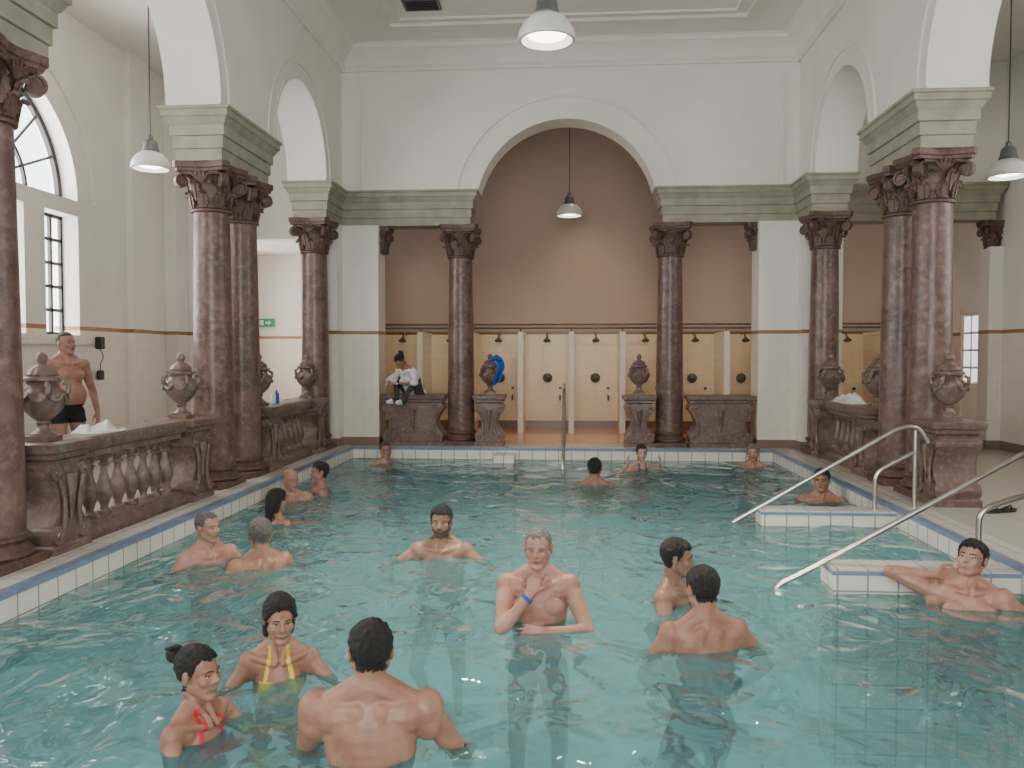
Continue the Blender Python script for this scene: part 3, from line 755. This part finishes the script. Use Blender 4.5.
    for i,s in enumerate((-1,1)):
        hip=V3(s*.088,0,.90); fz=floor/sc-zoff
        if feet: ft=V3(*feet[i])
        else: ft=V3(s*.12,.04,max(fz+.085,.085)) 
        kn,an=ik(hip,ft,.425,.41,(knee[i] if knee else (s*.25,-1,.1)))
        pb.cone(hip,.088,kn,.055); pb.cone(hip*.8+kn*.2,.086,hip*.5+kn*.5,.074); pb.cone(kn,.054,an,.035)
        pb.cone(kn*.8+an*.2+V3(0,.02,0),.052,kn*.55+an*.45+V3(0,.012,0),.043)
        pb.cone(an+V3(0,.02,-.045),.036,an+V3(s*.02,-.12,-.055),.028); pb.cone(an,.035,an+V3(s*.02,-.11,-.05),.028)
        pb.cone(an+V3(s*.02,-.11,-.055),.03,an+V3(s*.025,-.17,-.06),.02)
        legs.append((hip,kn))
        if knee: legs.append((kn,an))
    me=bpy.data.meshes.new('t'); me.from_pydata(np.concatenate(pb.v).tolist(),[],pb.f)
    ob=bpy.data.objects.new('t',me); COL.objects.link(ob)
    md=ob.modifiers.new('r','REMESH'); md.mode='VOXEL'; md.voxel_size=vox
    sm_=ob.modifiers.new('s','SMOOTH'); sm_.factor=.5; sm_.iterations=5 if vox<.009 else 3
    bpy.context.view_layer.update(); dg=bpy.context.evaluated_depsgraph_get()
    m2=bpy.data.meshes.new_from_object(ob.evaluated_get(dg)); bpy.data.objects.remove(ob)
    nV=len(m2.vertices); co=np.empty(nV*3); m2.vertices.foreach_get('co',co); co=co.reshape(-1,3)
    no=np.empty(nV*3); m2.vertices.foreach_get('normal',no); no=no.reshape(-1,3)
    hq=(co-ho)@HR; hx,hyy,hz=hq[:,0],hq[:,1],hq[:,2]
    near=(np.linalg.norm(hq,axis=1)<.17)&(hz>-.13)
    ear=(((abs(hx)-.086*hw)/.018)**2+((hyy-.012)/.026)**2+((hz+.004)/.038)**2)<1
    zf={'short':.070,'recede':.088,'long':.074,'bun':.074,'buzz':.080,'bald':.5}[style]
    line=np.where(hyy<-.045,zf+.0*hx,np.where(hyy<-.005,zf-(hyy+.045)/.04*(zf-.0),np.where(hyy<.03,-.005,-.055 if male else -.07)))
    line=line+.004*np.sin(hx*150+hyy*90)+.003*np.sin(hx*330+2)
    if style=='recede': line=np.where((hyy<-.0),np.maximum(line,.083-abs(hx)*.1),line)
    if style=='buzz': line=np.where((hyy<-.03)&(abs(hx)>.03),line+.012,line)
    if style=='bald': line=np.where(hyy>.0,-.05,.5); 
    hm=near&(hz>line)&~ear
    if style=='bald': hm&=(hz<.05)
    th={'short':.014,'recede':.006,'long':.015,'bun':.011,'buzz':.006,'bald':.003}[style]
    nz=.5+.3*np.sin(hx*190+hz*110)*np.sin(hyy*160+hz*70)+.3*np.sin(hx*90-hyy*120+1)*np.sin(hz*200+hyy*60)
    top=np.clip((hz-.02)/.09,0,1)
    co2=co+no*(hm*(th*(.35+.7*nz)+th*.6*top))[:,None]
    bm_=np.zeros(nV,bool)
    if beard:
        bm_=near&(hz<-.05)&(hyy<-.01)&~hm&(hz>-.118)&(hyy>-.2)
        bm_|=near&(hyy>-.035)&(hyy<-.008)&(hz<.01)&(abs(hx)>.05)&~ear
        bm_|=near&(hyy<-.085)&(hz<-.038)&(hz>-.05)&(abs(hx)<.024)
        bm_&=~((abs(hx)<.021)&(abs(hz+.057)<.008)); bm_&=~hm
    tq=(co-piv)@LR+piv
    def dseg(p,a,b):
        d=b-a; t=np.clip(((p-a)@d)/(d@d),0,1); return np.linalg.norm(p-(a+t[:,None]*d),axis=1),t
    am=np.zeros(nV,bool)
    for k,(a,b) in enumerate(armpts):
        dd,t=dseg(co,a,b); am|=(dd<(.062 if k%3!=2 else .075))&((t>.25)|(k%3!=0))
    cm=np.zeros(nV,bool); bt=np.zeros(nV,bool)
    tor=~near&~am
    if cloth_ in('trunks','briefs'):
        lim=.62 if cloth_=='trunks' else .22
        cm|=tor&(tq[:,2]<1.0)&(tq[:,2]>.80)&(abs(co[:,0])<.22)&(abs(tq[:,1])<.2)
        for hip,kn in legs:
            dd,t=dseg(co,hip,kn); cm|=tor&(dd<.125)&(t<lim)&(tq[:,2]<1.0)&(t>0)
        co2+=no*(cm*.008)[:,None]
    if cloth_=='bikini':
        cm|=tor&(tq[:,2]<.97)&(tq[:,2]>.83)&(abs(tq[:,1])<.2)&(abs(co[:,0])<.22)
        for s in (-1,1):
            q=(tq-V3(s*.068,-.1,1.265)); cm|=tor&(tq[:,1]<-.03)&((q[:,0]/.066)**2+(q[:,2]/.065)**2<1)
            xs_=s*(.075-.03*np.clip((tq[:,2]-1.3)/.15,0,1))
            cm|=tor&(tq[:,2]>1.29)&(abs(tq[:,0]-xs_)<.010)&(tq[:,2]<1.50)
        cm|=tor&(abs(tq[:,2]-1.225)<.012)
        co2+=no*(cm*.004)[:,None]
    if cloth_=='wrap':
        cm|=~near&(tq[:,2]>.90)&(tq[:,2]<1.46)
        for k in (1,2,4,5):
            dd,t=dseg(co,*armpts[k]); cm&=~((dd<.06)&(t>.3))
        for a_,b_ in legs:
            dd,t=dseg(co,a_,b_); bt|=(~near)&(dd<.105)&(hz<-.3)
        dt,_=dseg(co,piv,T((0,0,1.3))); bt&=~((dt<.15)&(tq[:,2]>1.0))
        for k in (0,1,2,3,4,5):
            dd,t=dseg(co,*armpts[k]); bt&=~(dd<.06)
        cm&=~bt
        f_=.016+.012*np.sin(co[:,0]*40+co[:,2]*25)*np.sin(co[:,1]*30-co[:,2]*30); co2+=no*(cm*f_)[:,None]
        co2+=no*(bt*.008)[:,None]
    vid=np.where(hm,1,0); vid=np.where(bm_,7,vid); vid=np.where(cm,2,vid); vid=np.where(bt,3,vid)
    m2.vertices.foreach_set('co',co2.ravel())
    nP=len(m2.polygons)
    ls=np.empty(nP,int); m2.polygons.foreach_get('loop_start',ls); li=np.empty(len(m2.loops),int); m2.loops.foreach_get('vertex_index',li)
    mi=vid[li[ls]]
    vl=co2.tolist(); fl_=[tuple(p.vertices) for p in m2.polygons]; ml=mi.tolist()
    bpy.data.meshes.remove(m2)
    ex=PB()
    for s in (-1,1):
        ex.ell(hd((s*.030,-.0655,.003)),(.0135,.0125,.0105),HR,4,10,7); ex.ell(hd((s*.030,-.0752,.003)),(.006,.0042,.006),HR,5,8,6)
        ex.cone(hd((s*.017,-.079,.0105)),.003,hd((s*.044,-.070,.008)),.003,5,6)
        bw=.0036 if male else .0026
        ex.cone(hd((s*.014,-.0895,.0245)),bw,hd((s*.034,-.0850,.0290)),bw,1,7); ex.cone(hd((s*.034,-.0850,.0290)),bw,hd((s*.050,-.072,.0235)),bw*.7,1,7)
        mz=.004 if smile else -.001
        ex.cone(hd((0,-.0940,-.0520)),.0038,hd((s*.022,-.086,-.0545+mz)),.0024,6,7); ex.cone(hd((0,-.0930,-.0600)),.0045,hd((s*.020,-.086,-.0575+mz)),.0024,6,7)
        ex.cone(hd((0,-.0965,-.056)),.0016,hd((s*.023,-.088,-.056+mz)),.0014,4 if smile else 5,6)
    if style=='bun':
        ex.ell(hd((0,.125,.075)),(.045,.042,.042),HR,1); ex.ell(hd((.01,.10,.06)),(.05,.035,.045),HR,1)
        ex.cone(hd((-.03,.12,.11)),.012,hd((-.02,.16,.1)),.006,1)
    if style=='long':
        ex.cone(hd((0,.06,.03)),.075,hd((0,.085,-.09)),.05,1); ex.cone(hd((0,.085,-.09)),.05,hd((0,.09,-.19)),.025,1)
        for s in (-1,1): ex.cone(hd((s*.055,.02,.04)),.036,hd((s*.055,.05,-.09)),.028,1); ex.cone(hd((s*.03,-.06,.092)),.018,hd((s*.076,-.02,.02)),.014,1)
    o_=len(vl); vl+=np.concatenate(ex.v).tolist(); fl_+=[tuple(i+o_ for i in q) for q in ex.f]; ml+=ex.mi
    sk=SK[skin]; sd_=tuple(a*.45 for a in sk[1])
    mats=[cmat('skin_'+skin,sk[0],.45,.12,8,sk[1],.22,70),cmat('hair_'+hair,HC[hair],.5,0,90,tuple(a*.45 for a in HC[hair]),.9,260),cmat('fabric_%s'%str(cc),cc or (.02,.02,.04),.8),cmat('print_fabric',(.015,.015,.02),.9,0,30,(.10,.10,.10)),cmat('eye_white',(.5,.47,.43),.25),cmat('eye_iris',(.02,.012,.008),.2),cmat('lips',(.24,.10,.08),.4),cmat('stubble_'+skin,sd_,.7,0,60,tuple(a*.6 for a in sd_),.5,300)]
    me=bpy.data.meshes.new(name); me.from_pydata(vl,[],fl_)
    for q in mats: me.materials.append(q)
    me.polygons.foreach_set('material_index',ml); me.polygons.foreach_set('use_smooth',[True]*len(fl_)); me.update()
    o=bpy.data.objects.new(name,me); COL.objects.link(o)
    o.scale=(sc,)*3; o.location=(x,y,zoff*sc); o.rotation_euler=(0,0,math.radians(yaw))
    return o,A,dict(arms=armpts,zoff=zoff)
NAVY=(.02,.03,.10)
_,_,info=person('man_bather',-.20,5.0,.55,2,skin='pink',hair='white',style='buzz',cloth_='trunks',cc=NAVY,belly=.05,vox=.006,head=(-8,4,0),
  arms={'R':dict(t=(-.045,-.175,1.40),hint=(-1,.1,-.9),hd=(.25,.35,.9),pn=(.3,1,-.1),curl=1.0),
        'L':dict(t=(.04,-.235,1.20),hint=(1,.1,-.3),hd=(-1,-.1,.05),pn=(0,1,-.3),curl=.4)})
a,b=info['arms'][1]
p=a*.12+b*.88; d=unit(b-a); q=Vector(d).to_track_quat('Z','Y').to_matrix().to_4x4()
m=MB(); prof=[(.034,-.011),(.037,-.009),(.037,.009),(.034,.011),(.030,.011),(.030,-.011)]
m.add(lathe(prof,20),0,Matrix.Translation(p)@q)
wb=m.obj('blue_wristband',['towelb'],loc=(-.20,5.0,info['zoff']),rz=math.radians(2))
person('man_bather',-.80,3.24,.53,186,skin='tan',hair='black',style='short',cloth_='trunks',cc=NAVY,vox=.006,head=(8,3,0),broad=1.14,
  arms={'R':dict(t=(-.34,-.28,.98),hint=(-.8,.3,-.5)),'L':dict(t=(.20,-.34,1.02),hint=(.8,.3,-.5))})
person('woman_bather',-1.58,3.38,.36,72,male=False,skin='tan',hair='black',style='bun',cloth_='bikini',cc=(.62,.03,.05),sc=.94,vox=.006,head=(5,0,0),smile=True,
  arms={'R':dict(t=(-.15,-.35,1.2)),'L':dict(t=(.25,-.36,1.22))})
person('woman_bather',-1.46,4.02,.40,18,male=False,skin='tan',hair='black',style='long',cloth_='bikini',cc=(.75,.58,.06),sc=.95,vox=.006,head=(10,8,0),smile=True,
  arms={'R':dict(t=(-.20,-.36,1.14),hint=(-.9,.3,-.4)),'L':dict(t=(.22,-.36,1.16),hint=(.9,.3,-.4))})
person('man_bather',-1.02,6.42,.41,0,skin='olive',hair='black',style='short',beard=True,cloth_='trunks',cc=NAVY,vox=.007,head=(0,0,0),
  arms={'R':dict(t=(-.34,-.28,1.16),hint=(-1,.2,-.5)),'L':dict(t=(.30,-.30,1.16),hint=(1,.2,-.5))})
person('man_bather',.68,5.42,.40,60,skin='olive',hair='black',style='short',cloth_='trunks',cc=NAVY,vox=.007,head=(20,5,0),
  arms={'R':dict(t=(-.3,-.36,1.22)),'L':dict(t=(.3,-.30,1.15))})
person('man_bather',.72,4.55,.44,195,skin='tan',hair='black',style='short',cloth_='trunks',cc=(.02,.05,.16),vox=.006,head=(5,8,0),
  arms={'R':dict(t=(-.30,-.2,1.00),hint=(-.9,.3,-.3)),'L':dict(t=(.18,-.28,1.0),hint=(.9,.3,-.4))})
person('man_bather',2.50,5.36,.40,-22,skin='pink',hair='black',style='short',cloth_='trunks',cc=NAVY,vox=.006,head=(-20,-4,8),lean=-14,smile=True,
  arms={'R':dict(t=(-.20,.12,1.50),hint=(-1,-.05,.35),hd=(.9,.2,.1),pn=(0,-1,0),curl=.5),'L':dict(t=(.62,.10,1.36),hint=(0,.2,-1),curl=.25)})
person('man_bather',-2.82,6.22,.38,55,skin='pink',hair='grey',style='buzz',cloth_='trunks',cc=NAVY,head=(15,0,0),belly=.04)
person('man_bather',-2.36,6.10,.36,225,skin='tan',hair='grey',style='short',cloth_='trunks',cc=NAVY,head=(-20,0,0))
person('man_bather',-3.08,8.85,.36,30,skin='pink',hair='grey',style='bald',cloth_='trunks',cc=NAVY,vox=.010,head=(20,10,0))
person('woman_bather',-2.83,7.75,.31,150,male=False,skin='tan',hair='black',style='long',cloth_='bikini',cc=(.05,.05,.06),vox=.010,sc=.94,head=(0,5,0))
person('man_bather',-2.95,9.5,.34,-60,skin='tan',hair='brown',style='short',cloth_='trunks',cc=NAVY,vox=.010)
person('man_bather',-2.75,12.1,.30,40,skin='pink',hair='sandy',style='recede',cloth_='trunks',cc=NAVY,vox=.010)
person('man_bather',.28,10.2,.33,178,skin='olive',hair='black',style='short',cloth_='trunks',cc=NAVY,vox=.010)
person('woman_bather',.97,11.6,.35,10,male=False,skin='pale',hair='brown',style='bun',cloth_='bikini',cc=(.1,.1,.3),vox=.009,sc=.95,
  arms={'R':dict(t=(-.24,-.12,1.46),hint=(-1,0,-.6),hd=(0,0,1),pn=(1,0,0)),'L':dict(t=(.24,-.12,1.46),hint=(1,0,-.6),hd=(0,0,1),pn=(-1,0,0))})
person('man_bather',2.62,12.2,.30,-15,skin='pink',hair='white',style='short',cloth_='trunks',cc=NAVY,vox=.010)
person('man_bather',2.74,9.3,.34,-25,skin='tan',hair='black',style='short',cloth_='trunks',cc=NAVY,vox=.010)
person('standing_man',-5.10,8.05,1.83,62,skin='pink',hair='brown',style='recede',cloth_='briefs',cc=(.015,.015,.02),sc=.952,floor=DZ,belly=.11,vox=.008,head=(10,0,0),
  arms={'R':dict(t=(-.30,-.06,.90),hint=(-.6,.8,0),hd=(0,-.1,-1),pn=(1,0,0)),'L':dict(t=(.30,-.06,.90),hint=(.6,.8,0),hd=(0,-.1,-1),pn=(-1,0,0))})
person('seated_woman',-2.50,13.16,1.62,-35,male=False,skin='tan',hair='black',style='bun',cloth_='wrap',cc=(.72,.70,.68),sc=.92,floor=.5,lean=30,vox=.009,head=(0,20,0),
  feet=[(-.10,-.36,.88),(.10,-.38,.88)],knee=[(-.5,-.2,1),(.5,-.2,1)],
  arms={'R':dict(t=(-.12,-.48,1.15),hint=(-1,.2,-.3)),'L':dict(t=(.12,-.48,1.15),hint=(1,.2,-.3))})
# ------------------------------------------------------------ lights
def area(name,loc,rot,sx,sy,e,col=(1,1,1)):
    L=bpy.data.lights.new(name,'AREA'); L.shape='RECTANGLE'; L.size=sx; L.size_y=sy; L.energy=e; L.color=col
    o=bpy.data.objects.new(name,L); COL.objects.link(o); o.location=loc; o.rotation_euler=rot; return o
for yc in LG: area('window_daylight',(OL-.6,yc,3.2),(0,math.radians(-90),0),3.4,3.2,430,(1,.985,.97))  # also lights through the added off-view groups
area('window_daylight',(OL-.6,14.8,2.2),(0,math.radians(-90),0),2.2,1.2,60,(1,.98,.96))
for yc in (7.5,3.0): area('window_daylight',(OR+.6,yc,3.2),(0,math.radians(90),0),3.4,3.2,160,(1,.97,.93))
area('window_daylight',(XC,-3.7,3.3),(math.radians(90),0,0),4.4,4.6,360,(1,.975,.94))  # front fill, shining through the added opening behind the camera
for x in (-2.6,.3,2.8,5.2):  # added warm spots aimed at the booths, hidden, with made-up fixtures
    L=bpy.data.lights.new('shower_spotlight','SPOT'); L.energy=330 if abs(x-.3)<.1 else 90; L.color=(1,.74,.46); L.spot_size=math.radians(75 if abs(x-.3)<.1 else 100); L.spot_blend=.9; L.shadow_soft_size=.08
    z=4.1 if abs(x)>1 else 6.2
    loc=Vector((x,13.75 if abs(x)>1 else 14.9,z if abs(x)>1 else 5.9)); o=bpy.data.objects.new('shower_spotlight',L); COL.objects.link(o); o.location=loc
    dr=(Vector((x,16.0 if abs(x)>1 else 15.6,.8))-loc); o.rotation_euler=dr.to_track_quat('-Z','Y').to_euler()
    m=MB(); m.add(lathe([(.05,-.02),(.08,-.02),(.085,.05),(.05,.14),(.02,.15),(.01,.16)],16),0); m.add(tube([(0,0,.15),(0,-.1,.22),(0,-.25 if abs(x)>1 else -.1,.22 if abs(x)>1 else .65)],.012,6),0)
    m.obj('shower_spotlight_fixture',['grey'],loc=tuple(loc+Vector((0,0,.03))))
w=bpy.data.worlds.new('World'); S.world=w; w.use_nodes=True
bg=w.node_tree.nodes['Background']; bg.inputs[0].default_value=(.92,.96,1,1); bg.inputs[1].default_value=5
cam=bpy.data.cameras.new('camera'); cam.sensor_width=36; cam.lens=29.18; cam.clip_start=.05
co_=bpy.data.objects.new('camera',cam); COL.objects.link(co_); co_.location=(0,0,1.6); co_.rotation_euler=(math.radians(88.0),0,math.radians(4.13))
S.camera=co_
